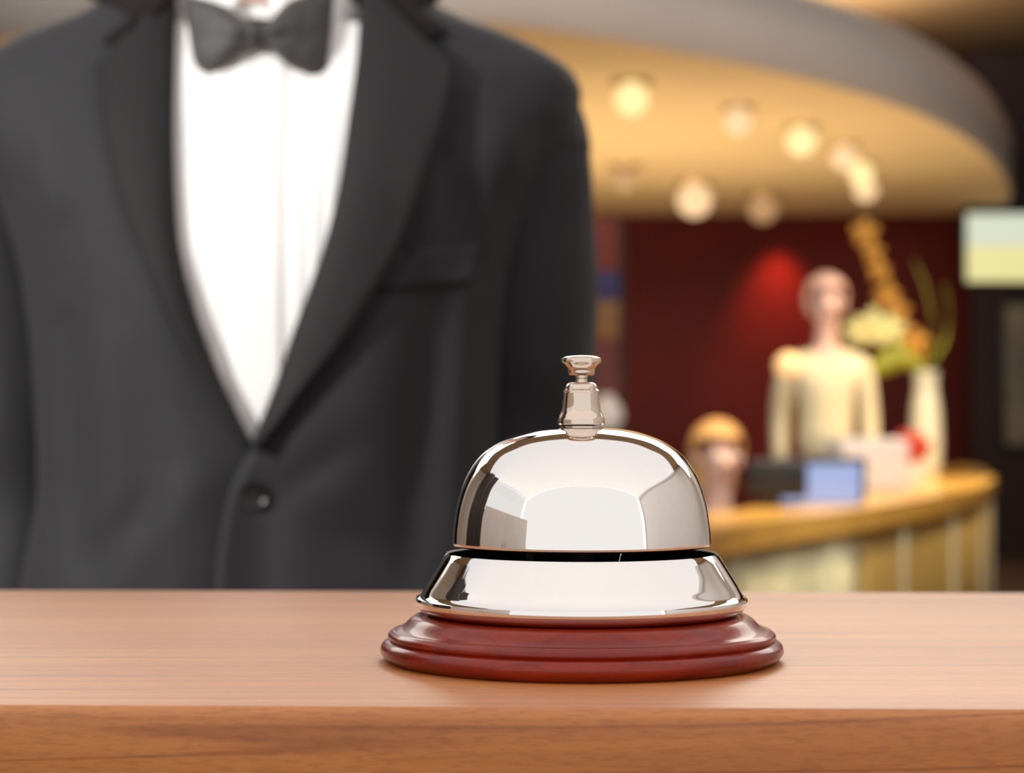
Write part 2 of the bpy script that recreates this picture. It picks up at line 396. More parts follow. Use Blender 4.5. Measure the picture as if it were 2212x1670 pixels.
# wooden base
p = [(0, 0.0), (0.0545, 0.0), (0.0553, 0.0004)]
p += [tuple(v) for v in curve_pts([(0.0558, 0.0007), (0.0572, 0.0019), (0.0577, 0.0032), (0.0573, 0.0046), (0.0562, 0.0056), (0.0552, 0.0060)], 16)]
p += [tuple(v) for v in curve_pts([(0.0550, 0.0061), (0.0554, 0.0066), (0.0555, 0.0073), (0.0551, 0.0080), (0.0543, 0.0085)], 9)]
p += [tuple(v) for v in curve_pts([(0.0541, 0.0087), (0.0522, 0.0093), (0.0506, 0.0104), (0.0492, 0.0118), (0.0478, 0.0127), (0.0464, 0.0131)], 14)]
p += [(0.044, 0.0132), (0.040, 0.0132), (0, 0.0132)]
obj('wooden_base', lathe(p, B, 160), M['mahogany'], bell, smooth=50)
# metal skirt: rolled foot, straight cone, open top with a thin lip
foot = [tuple(v) for v in curve_pts([(0.0415, 0.0131), (0.0440, 0.0134), (0.0458, 0.0142), (0.0470, 0.0153), (0.04755, 0.0167), (0.0474, 0.0180)], 18)]
cone = pr([(347, 1283), (334, 1260), (318, 1234), (303, 1210), (295, 1197)])
sk = foot + [tuple(v) for v in curve_pts([foot[-1]] + cone[:2], 8)][1:-1] + cone[1:]
top = sk[-1]
inner = [(top[0] - 0.0004, top[1] + 0.0004), (top[0] - 0.0010, top[1] + 0.0001), (cone[2][0] - .0013, cone[2][1]), (cone[1][0] - .0013, cone[1][1]), (0.0440, 0.0160), (0.0420, 0.0146), (0, 0.0146)]
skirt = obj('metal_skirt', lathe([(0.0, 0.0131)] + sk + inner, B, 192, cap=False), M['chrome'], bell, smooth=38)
two_tone(skirt, lambda c, n: (c.x - BX) * n.x + (c.y - BY) * n.y < -1e-4 or (n.z > .9 and c.z < CT + .016), M['iron'])  # inner faces coloured dark so the slot's interior reads dark
# dome shell, hollow
dp = pr([(279, 1170), (278, 1150), (276, 1131), (272, 1103), (266, 1077), (256, 1046), (245, 1022), (231, 999), (215, 980), (199, 967), (178, 954), (156, 944), (132, 936), (106, 929.5), (80, 925.5), (50, 923), (22, 922), (0, 922)])
dc = [tuple(v) for v in curve_pts(dp, 70)]; dc[-1] = (0, dc[-1][1])
lip = [(0.0357, dc[0][1] - 0.0008), (0.0366, dc[0][1] - 0.0011), (0.0371, dc[0][1] - 0.0006)]
inn = [(max(r - 0.0012, 0), z - 0.0012 if r < 0.03 else z - 0.0003) for r, z in dc]
prof = [(0, inn[-1][1])] + [q for q in reversed(inn[:-1])] + lip + dc
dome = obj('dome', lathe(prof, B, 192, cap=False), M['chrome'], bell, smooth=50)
two_tone(dome, lambda c, n: (c.x - BX) * n.x + (c.y - BY) * n.y + (c.z - CT - .03) * n.z < -1e-4, M['iron'])  # inside of the shell coloured dark as well
# finial housing on top of the dome
zt = dc[-1][1]
hp = pr([(0, 922), (26, 922)])
house = [(0, zt - 0.0006), (0.0060, zt - 0.0006), (0.0060, zt + 0.0002), (0.0040, zt + 0.0004), (0.00355, zt + 0.0006)] + pr([(26, 917.5), (49, 917), (50.5, 915.5), (50.5, 907)]) \
    + [tuple(v) for v in curve_pts(pr([(50, 905), (46, 896), (42.5, 888), (40.5, 878), (39, 862), (37.5, 849)]), 14)] \
    + pr([(38.5, 848), (39.6, 846), (39.2, 843.5), (37, 842)]) + [tuple(v) for v in curve_pts(pr([(35.5, 841), (33.5, 834), (30, 829), (24, 826.5), (14, 826)]), 10)] + pr([(0, 826)])
obj('striker_housing', lathe(house, B, 96, cap=False), M['chrome2'], bell, smooth=32)
neck = pr([(0, 828), (13, 828), (13, 819), (10.5, 817.5), (13.5, 816), (13.5, 812), (13, 808), (0, 808)])
obj('plunger_stem', lathe(neck, B, 64, cap=False), M['chrome2'], bell, smooth=32)
knob = pr([(0, 812), (22, 812), (27.5, 811), (28.5, 808)]) + [tuple(v) for v in curve_pts(pr([(29, 806), (29.5, 799), (32, 793), (37, 787.5), (41, 784.5)]), 10)] \
    + pr([(43, 782.5), (43.2, 776), (42, 773.5), (37, 771), (25, 768.5), (0, 767.5)])
obj('push_knob', lathe(knob, B, 96, cap=False), M['chrome2'], bell, smooth=28)
# mechanism seen in the slot
obj('inner_post', lathe([(0, 0.0146), (0.0055, 0.0146), (0.0055, 0.022), (0.0035, 0.022), (0.0035, zt - 0.0014), (0, zt - 0.0014)], B, 32, cap=False), M['iron'], bell, smooth=40)
bm = box((BX - 0.016, BY - 0.0015, CT + 0.0147), (BX - 0.0135, BY + 0.0015, CT + 0.0420), 0.0004)
box((BX - 0.020, BY - 0.0045, CT + 0.0420), (BX + 0.013, BY + 0.0045, CT + 0.0432), 0.0003, bm=bm)
obj('striker_bracket', bm, M['iron'], bell)
bm = tube([(BX + 0.009, BY - 0.006, CT + 0.0147), (BX + 0.0115, BY - 0.006, CT + 0.034), (BX + 0.020, BY - 0.006, CT + 0.041)], 0.0016, 12)
ball((BX + 0.0212, BY - 0.006, CT + 0.042), 0.0032, bm)
obj('hammer', bm, M['chrome2'], bell)

# ------------------------------------------------------------------ people: skeleton grown with a Skin modifier
def skin_obj(name, joints, bones, m, parent, sub=2):
    """joints: {key: (x, y, z, rx, ry)} local; first key is the root"""
    me = bpy.data.meshes.new(name); keys = list(joints); idx = {k: i for i, k in enumerate(keys)}
    me.from_pydata([joints[k][:3] for k in keys], [(idx[a], idx[b]) for a, b in bones], [])
    me.materials.append(m)
    o = bpy.data.objects.new(name, me); link(o, parent, world=False)
    s = o.modifiers.new('skin', 'SKIN'); s.use_smooth_shade = True; s.branch_smoothing = 0.6
    for i, k in enumerate(keys):
        d = me.skin_vertices[0].data[i]; j = joints[k]; d.radius = (j[3], j[4] if len(j) > 4 else j[3]); d.use_root = (i == 0)
    q = o.modifiers.new('sub', 'SUBSURF'); q.levels = sub; q.render_levels = sub
    return o
def body_joints(seated=False, arm='down', w=1.0):
    J = {}; E = []
    def j(k, *v): J[k] = v
    def e(*ks):
        for a, b in zip(ks[:-1], ks[1:]): E.append((a, b))
    hz = 0.95
    j('pelvis', 0, 0.01, hz, .125*w, .085); j('waist', 0, 0.01, 1.08, .11*w, .075); j('rib', 0, 0.01, 1.22, .125*w, .085)
    j('chest', 0, 0.01, 1.34, .13*w, .085); j('nb', 0, 0.01, 1.43, .062, .055); j('neck', 0, 0.0, 1.49, .052, .052)
    j('jaw', 0, -0.02, 1.57, .060, .065); j('face', 0, -0.01, 1.64, .072, .088); j('crown', 0, 0.005, 1.71, .068, .080); j('top', 0, 0.01, 1.755, .035, .04)
    e('pelvis', 'waist', 'rib', 'chest', 'nb', 'neck', 'jaw', 'face', 'crown', 'top')
    for s, t in ((-1, 'L'), (1, 'R')):
        j('sh'+t, s*.165, .015, 1.385, .048, .048); e('chest', 'sh'+t)
        if arm == 'down':
            A = [(s*.198, .03, 1.16, .04), (s*.205, .0, .93, .027), (s*.205, -.012, .875, .03)]
            f = Vector((0, -.10, -1)).normalized(); side = Vector((0, -1, 0))
        else:
            A = [(s*.21, .0, 1.14, .04), (s*.15, -.22, 1.08, .027), (s*.135, -.28, 1.08, .028)]
            f = Vector((-.15*s, -1, -.05)).normalized(); side = Vector((-s, 0, 0))
        j('el'+t, *A[0]); j('wr'+t, *A[1]); j('pa'+t, *A[2][:3], .032, .018); e('sh'+t, 'el'+t, 'wr'+t, 'pa'+t)
        p = Vector(A[2][:3])
        j('pb'+t, *(p + f*.035), .034, .016); e('pa'+t, 'pb'+t)
        curl = Vector((-s, 0, 0)) if arm == 'down' else Vector((0, 0, -1))
        for k, ln in enumerate((.068, .078, .073, .056)):
            o0 = p + f*.048 + side*(.027 - .018*k)
            q1 = o0 + f*ln*.5 + curl*.004; q2 = q1 + (f*.75 + curl*.6).normalized()*ln*.3; q3 = q2 + (f*.5 + curl*.85).normalized()*ln*.25
            for n, q, r in (('a', o0, .0085), ('b', q1, .008), ('c', q2, .0072), ('d', q3, .006)): j('f%d%s%s' % (k, n, t), *q, r)
            e('pb'+t, 'f%da%s' % (k, t), 'f%db%s' % (k, t), 'f%dc%s' % (k, t), 'f%dd%s' % (k, t))
        t0 = p + side*.03 + f*.0; t1 = t0 + side*.022 + f*.028 + curl*.012; t2 = t1 + f*.028 + curl*.01
        j('ta'+t, *t0, .011); j('tb'+t, *t1, .0095); j('tc'+t, *t2, .0075); e('pa'+t, 'ta'+t, 'tb'+t, 'tc'+t)
        if seated:
            j('hp'+t, s*.09, -.05, .93, .075); j('kn'+t, s*.11, -.38, 1.02, .058); j('an'+t, s*.11, -.52, .70, .04); j('to'+t, s*.11, -.64, .66, .03)
        else:
            j('hp'+t, s*.085, .01, .87, .078); j('kn'+t, s*.095, .0, .50, .055); j('an'+t, s*.10, .03, .10, .038); j('to'+t, s*.115, -.11, .045, .035)
        e('pelvis', 'hp'+t, 'kn'+t, 'an'+t, 'to'+t)
    j('nose', 0, -.112, 1.625, .012, .012); e('face', 'nose')
    return J, E
def face_bits(root, hair_m, long_hair=False):
    for s in (-1, 1):
        e = obj('eye', ball((s*.031, -.088, 1.652), .0125, sub=2), M['eye'], root, 180, world=False)
        obj('iris', ball((s*.031, -.0985, 1.652), .0048, scale=(1, .5, 1), sub=2), M['button'], e, 180, world=False)
        obj('ear', ball((s*.080, .0, 1.635), .03, scale=(.35, .6, 1), sub=2), M['skin'], root, 180, world=False)
        obj('eyebrow', tube([(s*.016, -.098, 1.673), (s*.033, -.097, 1.679), (s*.052, -.085, 1.672)], [.003, .0035, .002], 8), hair_m, root, 180, world=False)
    obj('mouth', ball((0, -.082, 1.578), .024, scale=(1, .35, .28), sub=2), M['lip'], root, 180, world=False)
    bm = bmesh.new(); g = bmesh.ops.create_icosphere(bm, subdivisions=4, radius=1)
    dead = []
    for v in bm.verts:
        p = v.co.copy(); n = 1 + 0.03 * mnoise.noise(p * 4)
        v.co = Vector((p.x*.084*n, p.y*.104*n + .008, 1.672 + p.z*.098*n))
        lim = 1.70 - (v.co.y + .03) * (1.5 if not long_hair else 2.6)
        if v.co.z < min(lim, 1.70) and not (v.co.y > 0.02 and v.co.z > (1.59 if not long_hair else 1.3)): dead.append(v)
    bmesh.ops.delete(bm, geom=dead, context='VERTS')
    o = obj('hair', bm, hair_m, root, 180, world=False); solid(o, .014, 1.0)
    if long_hair:
        ball((0, .045, 1.58), .085, bm := bmesh.new(), scale=(1.0, .55, 1.25)); obj('hair_back', bm, hair_m, root, 180, world=False)
    return o

# ---- the clerk in the dinner jacket
XM, YM = -0.190, 1.62
clerk = thing('person', 'person in a black dinner jacket, white shirt and bow tie standing behind the counter', 'person', (XM, YM, 0))
J, E = body_joints()
for s_, t_ in ((-1, 'L'), (1, 'R')):
    J['sh'+t_] = (s_*.165, .015, 1.375, .042, .042); J['el'+t_] = (s_*.199, .045, 1.135, .032); J['wr'+t_] = (s_*.202, .0, .93, .026)
skin_obj('body', J, E, M['skin'], clerk)
face_bits(clerk, M['hair_dark'])

A_ = pchip([(.78, .205), (.95, .197), (1.05, .185), (1.12, .173), (1.20, .176), (1.27, .184), (1.33, .202), (1.38, .229), (1.405, .237), (1.42, .238), (1.432, .233), (1.444, .219), (1.457, .195), (1.475, .148), (1.493, .112), (1.515, .092)])
B_ = pchip([(.78, .130), (.95, .120), (1.05, .115), (1.12, .116), (1.20, .121), (1.27, .124), (1.33, .121), (1.38, .110), (1.41, .100), (1.43, .092), (1.445, .086), (1.457, .083), (1.475, .080), (1.493, .076), (1.515, .074)])
NE = 2.35
FOLDS = [  # segment in the frame (x0, y0, x1, y1), width, height in m
    (965, 330, 985, 560, 22, -.0030), (1010, 400, 1020, 560, 18, -.0022), (1040, 200, 1150, 420, 50, .0035), (1075, 300, 1030, 620, 40, .003),
    (905, 330, 930, 540, 40, .002), (820, 700, 740, 1100, 70, .0035), (930, 660, 880, 1250, 45, -.005), (1010, 640, 980, 1200, 35, .004),
    (700, 900, 600, 1250, 70, .003), (620, 1060, 760, 960, 40, -.003), (590, 1090, 900, 1230, 60, -.003), (120, 500, 160, 1200, 50, -.0045),
    (240, 760, 260, 1270, 60, .003), (190, 1230, 330, 1090, 45, -.003), (330, 620, 420, 980, 70, .0025), (480, 1000, 300, 1180, 50, .002),
    (990, 210, 876, 548, 15, -.0035), (876, 548, 745, 752, 15, -.0035), (745, 752, 600, 940, 14, -.0030), (425, 1000, 405, 1320, 95, .0060), (560, 1130, 580, 1320, 60, -.0050), (90, 300, 120, 640, 45, .003), (1180, 250, 1120, 420, 25, -.003),
]
def disp(x, z, fold=True):
    if not fold: return 0.0
    px = CX + F * x / 1.51; py = HY - F * (z - CZ) / 1.51; s = 0.0
    for x0, y0, x1, y1, wd, am in FOLDS:
        dx, dy = x1 - x0, y1 - y0; t = ((px - x0) * dx + (py - y0) * dy) / (dx*dx + dy*dy); tt = min(max(t, 0), 1)
        d2 = (px - x0 - tt*dx)**2 + (py - y0 - tt*dy)**2
        s += 1.5 * am * math.exp(-d2 / (wd * wd)) * (math.sin(PI * min(max(t * .8 + .1, 0), 1)) ** .5 if 0 <= t <= 1 else .55)
    s += 0.0016 * mnoise.noise(Vector((x * 9, z * 5, 3.1)))
    return s
def ring_pt(z, th, off, sgn, fold=True):
    a = A_(z) + off; b = B_(z) + off
    sn, cs = math.sin(th), math.cos(th)
    x = a * abs(sn) ** (2/NE); y = -b * math.copysign(abs(cs) ** (2/NE), cs)
    x = sgn * x
    d = disp(XM + x, z, fold) if y < 0 else 0
    k = min(1.0, -y / b * 2) if y < 0 else 0
    return Vector((XM + x * (1 + d*k*.5), YM + y - d * k, z))
def th_of(z, xr, off):
    a = A_(z) + off
    return math.asin(min(1, (abs(xr) / a)) ** (NE/2))
def front_y(x, z, off, fold=True):
    a = A_(z) + off; b = B_(z) + off; u = min(abs(x - XM) / a, 1.0)
    y = -b * (1 - u ** NE) ** (1/NE)
    return YM + y - disp(x, z, fold) * min(1.0, -y / b * 2)
def P(px, py, off=0.0):
    """where the line of sight through that place of the frame meets the jacket front (offset outward)"""
    y = 1.52
    for _ in range(14):
        x = (px - CX) / F * y; z = CZ + (HY - py) / F * y
        y = 0.5 * y + 0.5 * front_y(x, min(z, 1.515), off)
    x = (px - CX) / F * y; z = CZ + (HY - py) / F * y
    return Vector((x, y, z))
VR = [(788, -70), (783, 0), (776, 120), (757, 260), (737, 400), (714, 500), (682, 600), (641, 710), (600, 830), (545, 968)]
VL = [(382, -70), (378, 0), (373, 120), (371, 300), (376, 470), (391, 570), (421, 680), (472, 815), (545, 968)]
ER = VR + [(529, 995), (508, 1037), (492, 1085), (478, 1160), (466, 1275), (452, 1500), (440, 1900), (430, 2300)]
EL = VL + [(580, 1000), (605, 1100), (605, 1300), (605, 1800), (605, 2300)]
def zx(tab, dxo):
    pts = [P(a + dxo * (1 if b < 930 else 0), b) for a, b in tab]
    return pchip(sorted([(p.z, p.x) for p in pts]))
exR = zx(ER, 14); exL = zx(EL, -14)
Zs = list(np.linspace(.80, 1.36, 130)) + list(np.linspace(1.363, 1.5, 90))
def panel(sgn, ex, off):
    rows = []
    for z in Zs:
        xr = ex(z) - XM                      # signed
        u = math.copysign(th_of(z, xr, off), xr * sgn) if abs(xr) > 1e-6 else 0.0
        row = []
        for k in range(101):
            th = u + (PI - u) * (k / 100)
            if th < 0:
                q = ring_pt(z, -th, off, -sgn)
            else: q = ring_pt(z, th, off, sgn)
            row.append(q)
        rows.append(row)
    return grid_bm(rows)[0]
jk = obj('jacket', panel(1, exR, 0.004), M['suit'], clerk, 180); solid(jk, .0035, 1.0)
o = obj('front_panel', panel(-1, exL, 0.0), M['suit'], jk, 180); solid(o, .0035, 1.0)
def orient_solid(o, t): solid(o, t, 0.0)
for q in (jk, o): q.modifiers[0].offset = 0.0

def strip(inner, outer, n, mcols, off_in, off_out, roll=0.010, lift=0.006):
    I = curve_pts(inner, n); O = curve_pts(outer, n); rows = []
    for i in range(n):
        row = []
        a = P(I[i][0], I[i][1], off_in)
        s = 1 if O[i][0] > I[i][0] else -1
        f = 1.0
        row.append(a + Vector((s*.004, roll, 0))); row.append(a + Vector((s*.0005, roll*.45, 0)))
        for k in range(mcols + 1):
            t = k / mcols
            px = I[i][0] * (1-t) + O[i][0] * t; py = I[i][1] * (1-t) + O[i][1] * t
            of = off_in + (off_out - off_in) * t + lift * math.sin(PI * min(1, t*1.15) ** .7) * f
            row.append(P(px, py, of))
        rows.append(row)
    return grid_bm(rows)[0]
lr = strip([(786, -45)] + VR[1:], [(976, 142), (972, 185), (960, 250), (942, 315), (905, 425), (858, 535), (805, 630), (740, 730), (655, 835), (592, 922), (546, 970)], 90, 18, .005, .019, lift=.003)
o = obj('lapel', lr, M['lapel'], jk, 180); solid(o, .004, 0.0)
ll = strip([(386, -45)] + VL[1:-1] + [(540, 958)], [(200, 150), (205, 215), (216, 300), (252, 436), (306, 567), (366, 705), (426, 808), (474, 878), (520, 948), (541, 962)], 90, 18, .001, .010, lift=.004)
o = obj('lapel', ll, M['lapel'], jk, 180); solid(o, .003, 0.0)
# collar: from the gorge over the shoulder and round the back of the neck
def collar_side(sgn, I2, O2):
    I = [P(a, b, .006) for a, b in I2] + [Vector((XM + sgn*.077, 1.60, 1.510)), Vector((XM + sgn*.068, 1.655, 1.532)), Vector((XM + sgn*.040, 1.69, 1.540)), Vector((XM, 1.70, 1.542))]
    O = [P(a, b, .008) for a, b in O2] + [Vector((XM + sgn*.136, 1.60, 1.492)), Vector((XM + sgn*.112, 1.68, 1.494)), Vector((XM + sgn*.060, 1.712, 1.490)), Vector((XM, 1.725, 1.488))]
    n = 50; Ic = curve_pts(I, n); Oc = curve_pts(O, n); rows = []
    for i in range(n):
        a, b = Vector(Ic[i]), Vector(Oc[i]); row = []
        for k in range(11):
            t = k / 10; q = a.lerp(b, t); q += Vector((0, -.3, 1)).normalized() * .004 * math.sin(PI * t); row.append(q)
        rows.append(row)
    return grid_bm(rows)[0]
bm = collar_side(1, [(914, 112), (862, 62), (800, -10)], [(962, 76), (940, 50), (895, 22)])
o = obj('collar', bm, M['collar'], jk, 180); solid(o, .004, 0.0)
bm = collar_side(-1, [(250, 118), (305, 62), (372, -10)], [(224, 96), (243, 70), (285, 36)])
o = obj('collar', bm, M['collar'], jk, 180); solid(o, .004, 0.0)
# sleeves
def sleeve(sgn):
    rows = []; cz, rr = 1.378, 0.0500
    spec = []
    for k in range(1, 13):
        a = PI/2 * (1 - k/12); spec.append((.2060 - .003*math.sin(a), .0, cz + rr*math.sin(a), .044*math.cos(a)**.55 + .001, .050*math.cos(a)**.6 + .001))
    path = pchip([(1.378, .2060), (1.30, .2040), (1.22, .196), (1.10, .200), (.92, .200)]); ypath = pchip([(1.378, 0), (1.22, .034), (1.12, .046), (1.0, .020), (.92, -.004)])
    ra = pchip([(1.378, .044), (1.30, .0525), (1.22, .0600), (1.10, .056), (.92, .048)]); rb = pchip([(1.378, .050), (1.30, .062), (1.22, .067), (1.10, .062), (.92, .050)])
    for z in np.linspace(1.375, .92, 90): spec.append((path(z), ypath(z), z, ra(z), rb(z)))
    for cx, cy, z, a, b in spec:
        row = []
        for k in range(64):
            t = 2*PI*k/64; d = 0
            d += .0035 * mnoise.noise(Vector((math.cos(t)*1.2 + sgn*5, math.sin(t)*1.2, z*14))) * min(1, a/.05)
            d += .003 * math.sin(z*42 + 2.2*math.cos(t - .7) + sgn) * max(0, math.sin(-t)) * math.exp(-((z-1.15)/.1)**2)
            row.append(Vector((XM + sgn*cx + (a+d)*math.cos(t), YM + .005 + cy + (b+d)*math.sin(t), z)))
        rows.append(row)
    bm, vs_ = grid_bm(rows, closed=True); bm.faces.new(vs_[0]); return bm
for s in (1, -1):
    o = obj('sleeve', sleeve(s), M['suit'], jk, 180); solid(o, .003, -1)
# breast pocket welt
I = [(838, 546), (900, 540), (965, 534), (1034, 529)]; O = [(806, 629), (880, 624), (950, 618), (1016, 611)]
n = 30; Ic = curve_pts(I, n); Oc = curve_pts(O, n)
rows = [[P(Ic[i][0]*(1-t) + Oc[i][0]*t, Ic[i][1]*(1-t) + Oc[i][1]*t, .0075 + .0006*math.sin(PI*t)) for t in np.linspace(0, 1, 8)] for i in range(n)]
o = obj('breast_pocket', grid_bm(rows)[0], M['suit'], jk, 180); solid(o, .0025, 0)
# button
bc = P(549, 1071, .007)
bm = lathe([(0, -.001), (.0085, -.001), (.0098, 0), (.0100, .0015), (.0092, .0026), (.0075, .0022), (.0068, .0015), (0, .0012)], (0, 0, 0), 40, cap=False)
bmesh.ops.rotate(bm, verts=bm.verts, cent=(0, 0, 0), matrix=Matrix.Rotation(PI/2, 3, 'X')); bmesh.ops.translate(bm, verts=bm.verts, vec=bc)
bt = obj('button', bm, M['button'], jk, 40)
bm = bmesh.new()
for s in (-1, 1): tube([bc + Vector((s*.002, -.0012, -.0025)), bc + Vector((s*.002, -.0026, 0)), bc + Vector((s*.002, -.0012, .0025))], .0006, 8, bm)
obj('thread', bm, M['suit'], bt)

# shirt: body, placket, pleats, collar
def shirt_y(x, z):
    y = front_y(x, z, -.006, False); u = x - XM - .006
    y -= .0022 * (1 if abs(u) < .0165 else math.exp(-((abs(u) - .0165) / .0012)**2))      # placket
    for c in (.030, .042, .054): y -= .0010 * max(0, 1 - abs(((abs(u) - c) / .005)))     # soft pleats
    y -= .0012 * mnoise.noise(Vector((x*26, z*12, 1)))
    return y
rows = []
for z in np.linspace(.82, 1.462, 150):
    row = []
    for k in range(161):
        th = -PI + 2*PI*k/160
        q = ring_pt(z, abs(th), -.016, 1 if th > 0 else -1, False)
        if abs(th) < PI*.45: q.y = shirt_y(q.x, z)
        row.append(q)
    # denser columns across the front
    xs = np.linspace(-.115, .115, 150)
    row = [q for q in row if q.y > YM or abs(q.x - XM) > .116]
    left = [q for q in row if q.x < XM and not (q.y >= YM)]; 
    back = [ring_pt(z, t, -.016, 1, False) for t in np.linspace(1.05, PI, 40)] + [ring_pt(z, t, -.016, -1, False) for t in np.linspace(PI, 1.05, 40)][1:]
    lim = .115 * min(1, (A_(z) - .016) / .135)
    front = [Vector((XM + x, shirt_y(XM + x, z), z)) for x in np.linspace(-lim, lim, 150)]
    rows.append(front + back)
sh = obj('shirt', grid_bm(rows, closed=True)[0], M['shirt'], clerk, 180)
# stand-up collar band round the neck
def ring(r, z, tilt, y0=0.0, n=72, ph0=0, ph1=2*PI, rx=1.0):
    return [Vector((XM + r*rx*math.sin(a), YM - .008 + y0 - r*math.cos(a), z + tilt*(-math.cos(a)))) for a in np.linspace(ph0, ph1, n)]
rows = [ring(.075, 1.430, .018), ring(.070, 1.447, .016), ring(.0665, 1.462, .013), ring(.064, 1.480, .012), ring(.0625, 1.492, .012), ring(.0605, 1.490, .012), ring(.060, 1.470, .014)]
rows = [[Vector((q.x, q.y, q.z + .0)) for q in r] for r in rows]
for r in rows:
    for q in r:
        c = -(q.y - (YM - .008)) / .065      # 1 at the front
        q.z -= .004 * c
obj('collar', grid_bm(rows)[0], M['shirt'], sh, 180)
# turned-down collar leaves
for s in (-1, 1):
    rows = []
    for i in range(24):
        t = i / 23; a = .10 + t * 2.9
        r0, r1 = .0655, .078 + .004*math.sin(PI*t)
        hgt = .030 + .020 * max(0, 1 - t*3.2)
        up = Vector((XM + s*r0*math.sin(a), YM - .008 - r0*math.cos(a), 1.490 - .004*math.cos(a) + .002))
        dn = Vector((XM + s*(r1*math.sin(a) + .020*max(0, 1 - t*3)), YM - .010 - r1*math.cos(a), up.z - hgt))
        rows.append([up.lerp(dn, k/8) + Vector((s*math.sin(a), -math.cos(a), 0)) * .003 * math.sin(PI*k/8) for k in range(9)])
    o = obj('collar_leaf', grid_bm(rows)[0], M['shirt'], sh, 180); solid(o, .0015, 0)
# bow tie
YT = 1.528
def wing(top, bottom, yk, s):
    n = 40; T = curve_pts(top, n); Bm = curve_pts(bottom, n); F_, K_ = [], []
    for i in range(n):
        t = i / (n - 1); fr, bk = [], []
        for k in range(17):
            v = k / 16
            px = T[i][0]*(1-v) + Bm[i][0]*v; py = T[i][1]*(1-v) + Bm[i][1]*v
            th = (.0035 + .0085*math.sin(PI*min(1, t*.95 + .05))**.6) * (math.sin(PI*v) ** .45) * (1 if t < .96 else .7) + .0008
            pleat = .0032*math.exp(-((v-.42-.1*t)/.10)**2)*math.exp(-(t/.45)**2) - .0030*math.exp(-((v-.62+.15*t)/.08)**2)*math.exp(-(t/.55)**2) + .0022*math.sin(5*v+4*t)*t + .0012*mnoise.noise(Vector((px*.03, py*.03, s)))
            y = YT + .012 * t * t
            fr.append(px2(px, py, y - th - pleat)); bk.append(px2(px, py, y + th*.6))
        F_.append(fr); K_.append(bk)
    bm, a = grid_bm(F_); bm, b = grid_bm(K_, bm=bm)
    def br(p, q):
        for i in range(len(p) - 1): bm.faces.new((p[i], p[i+1], q[i+1], q[i]))
    br([r[0] for r in a], [r[0] for r in b]); br([r[-1] for r in a], [r[-1] for r in b]); br(a[0], b[0]); br(a[-1], b[-1])
    return bm
tie = obj('bow_tie', wing([(556, 46), (526, 42), (500, 22), (478, 8), (440, -4), (392, -10)], [(556, 100), (530, 102), (508, 126), (485, 145), (458, 162), (426, 182)], 0, 1), M['satin'], clerk, 75)
obj('bow_wing', wing([(550, 46), (582, 42), (606, 16), (630, -2), (670, -14), (724, -20)], [(550, 100), (578, 100), (600, 124), (628, 147), (662, 165), (705, 183)], 0, 2), M['satin'], tie, 75)
rows = []
for i in range(21):
    t = i/20; py = 42 + 62*t; r = []
    for k in range(24):
        a = 2*PI*k/24; w_ = 29 - 4*math.sin(PI*t); q = px2(553 + w_*math.cos(a), py, YT); q.y = YT + .001 + .013*math.sin(a)*(math.sin(PI*(.12 + .76*t))**.4) - .0012*math.cos(a*3)*1
        r.append(q)
    rows.append(r)
bm, v_ = grid_bm(rows, closed=True); bm.faces.new(v_[0]); bm.faces.new(v_[-1])
obj('knot', bm, M['satin'], tie, 60)
rows = [ring(.0720, 1.443, 0), ring(.0705, 1.456, 0)]
for r in rows:
    for q in r: q.z -= .004 * (-(q.y - (YM - .008)) / .065)
o = obj('neck_band', grid_bm(rows)[0], M['satin'], tie, 180); solid(o, .0015, 0)
# trousers, shoes
tj = {'pelvis': (0, .01, .93, .145, .105), 'w': (0, .01, 1.02, .135, .10)}; te = [('pelvis', 'w')]
for s, t in ((-1, 'L'), (1, 'R')):
    tj['h'+t] = (s*.088, .01, .84, .095); tj['k'+t] = (s*.096, .0, .50, .078); tj['m'+t] = (s*.10, .02, .28, .07); tj['a'+t] = (s*.102, .03, .09, .065)
    te += [('pelvis', 'h'+t), ('h'+t, 'k'+t), ('k'+t, 'm'+t), ('m'+t, 'a'+t)]
skin_obj('trousers', tj, te, M['suit'], clerk)
def shoes(root, x0=.102, y0=.0, z0=.0):
    for s in (-1, 1):
        rows = []
        for i in range(15):
            t = i/14; y = .09 - .28*t; wd = .036 + .014*math.sin(PI*min(1, t*1.1))*1 - .012*max(0, t-.8)*5*.5; h = .085 - .045*t if t < .95 else .03
            rows.append([(s*x0 + s*.012*t + wd*math.cos(a), y0 + y, z0 + max(0.0, h*math.sin(a))) for a in np.linspace(0, PI, 13)])
        bm, v_ = grid_bm([[Vector(p) for p in r] for r in rows], closed=True)
        bm.faces.new(v_[0]); bm.faces.new(v_[-1])
        obj('shoe', bm, M['shoe'], root, 50, world=False)
shoes(clerk)

# ------------------------------------------------------------------ lobby
M['desk_top'] = mat('honey_desk_top', srgb(240, 184, 84), 0.3, noise=0.12, scale=8, stretch=(1, 1, 1), coat=0.3)
M['desk_pale'] = mat('pale_marbled_panel', srgb(196, 190, 156), 0.35, noise=0.35, scale=3.2)
M['desk_olive'] = mat('olive_panel', srgb(142, 116, 62), 0.5, noise=0.12, scale=3)
M['cream'] = mat('cream_cloth', srgb(205, 192, 158), 0.8, noise=0.05)
M['black'] = mat('black_plastic', (0.01, 0.01, 0.01, 1), 0.4)
M['gold'] = mat('gold_petal', srgb(200, 140, 40), 0.5, noise=0.1)
M['pale_petal'] = mat('pale_yellow_petal', srgb(236, 226, 150), 0.6, noise=0.06)
M['leaf'] = mat('yellow_green_leaf', srgb(150, 150, 40), 0.5, noise=0.15)
M['vase'] = mat('milky_glass', srgb(205, 200, 175), 0.2, noise=0.08, scale=6)
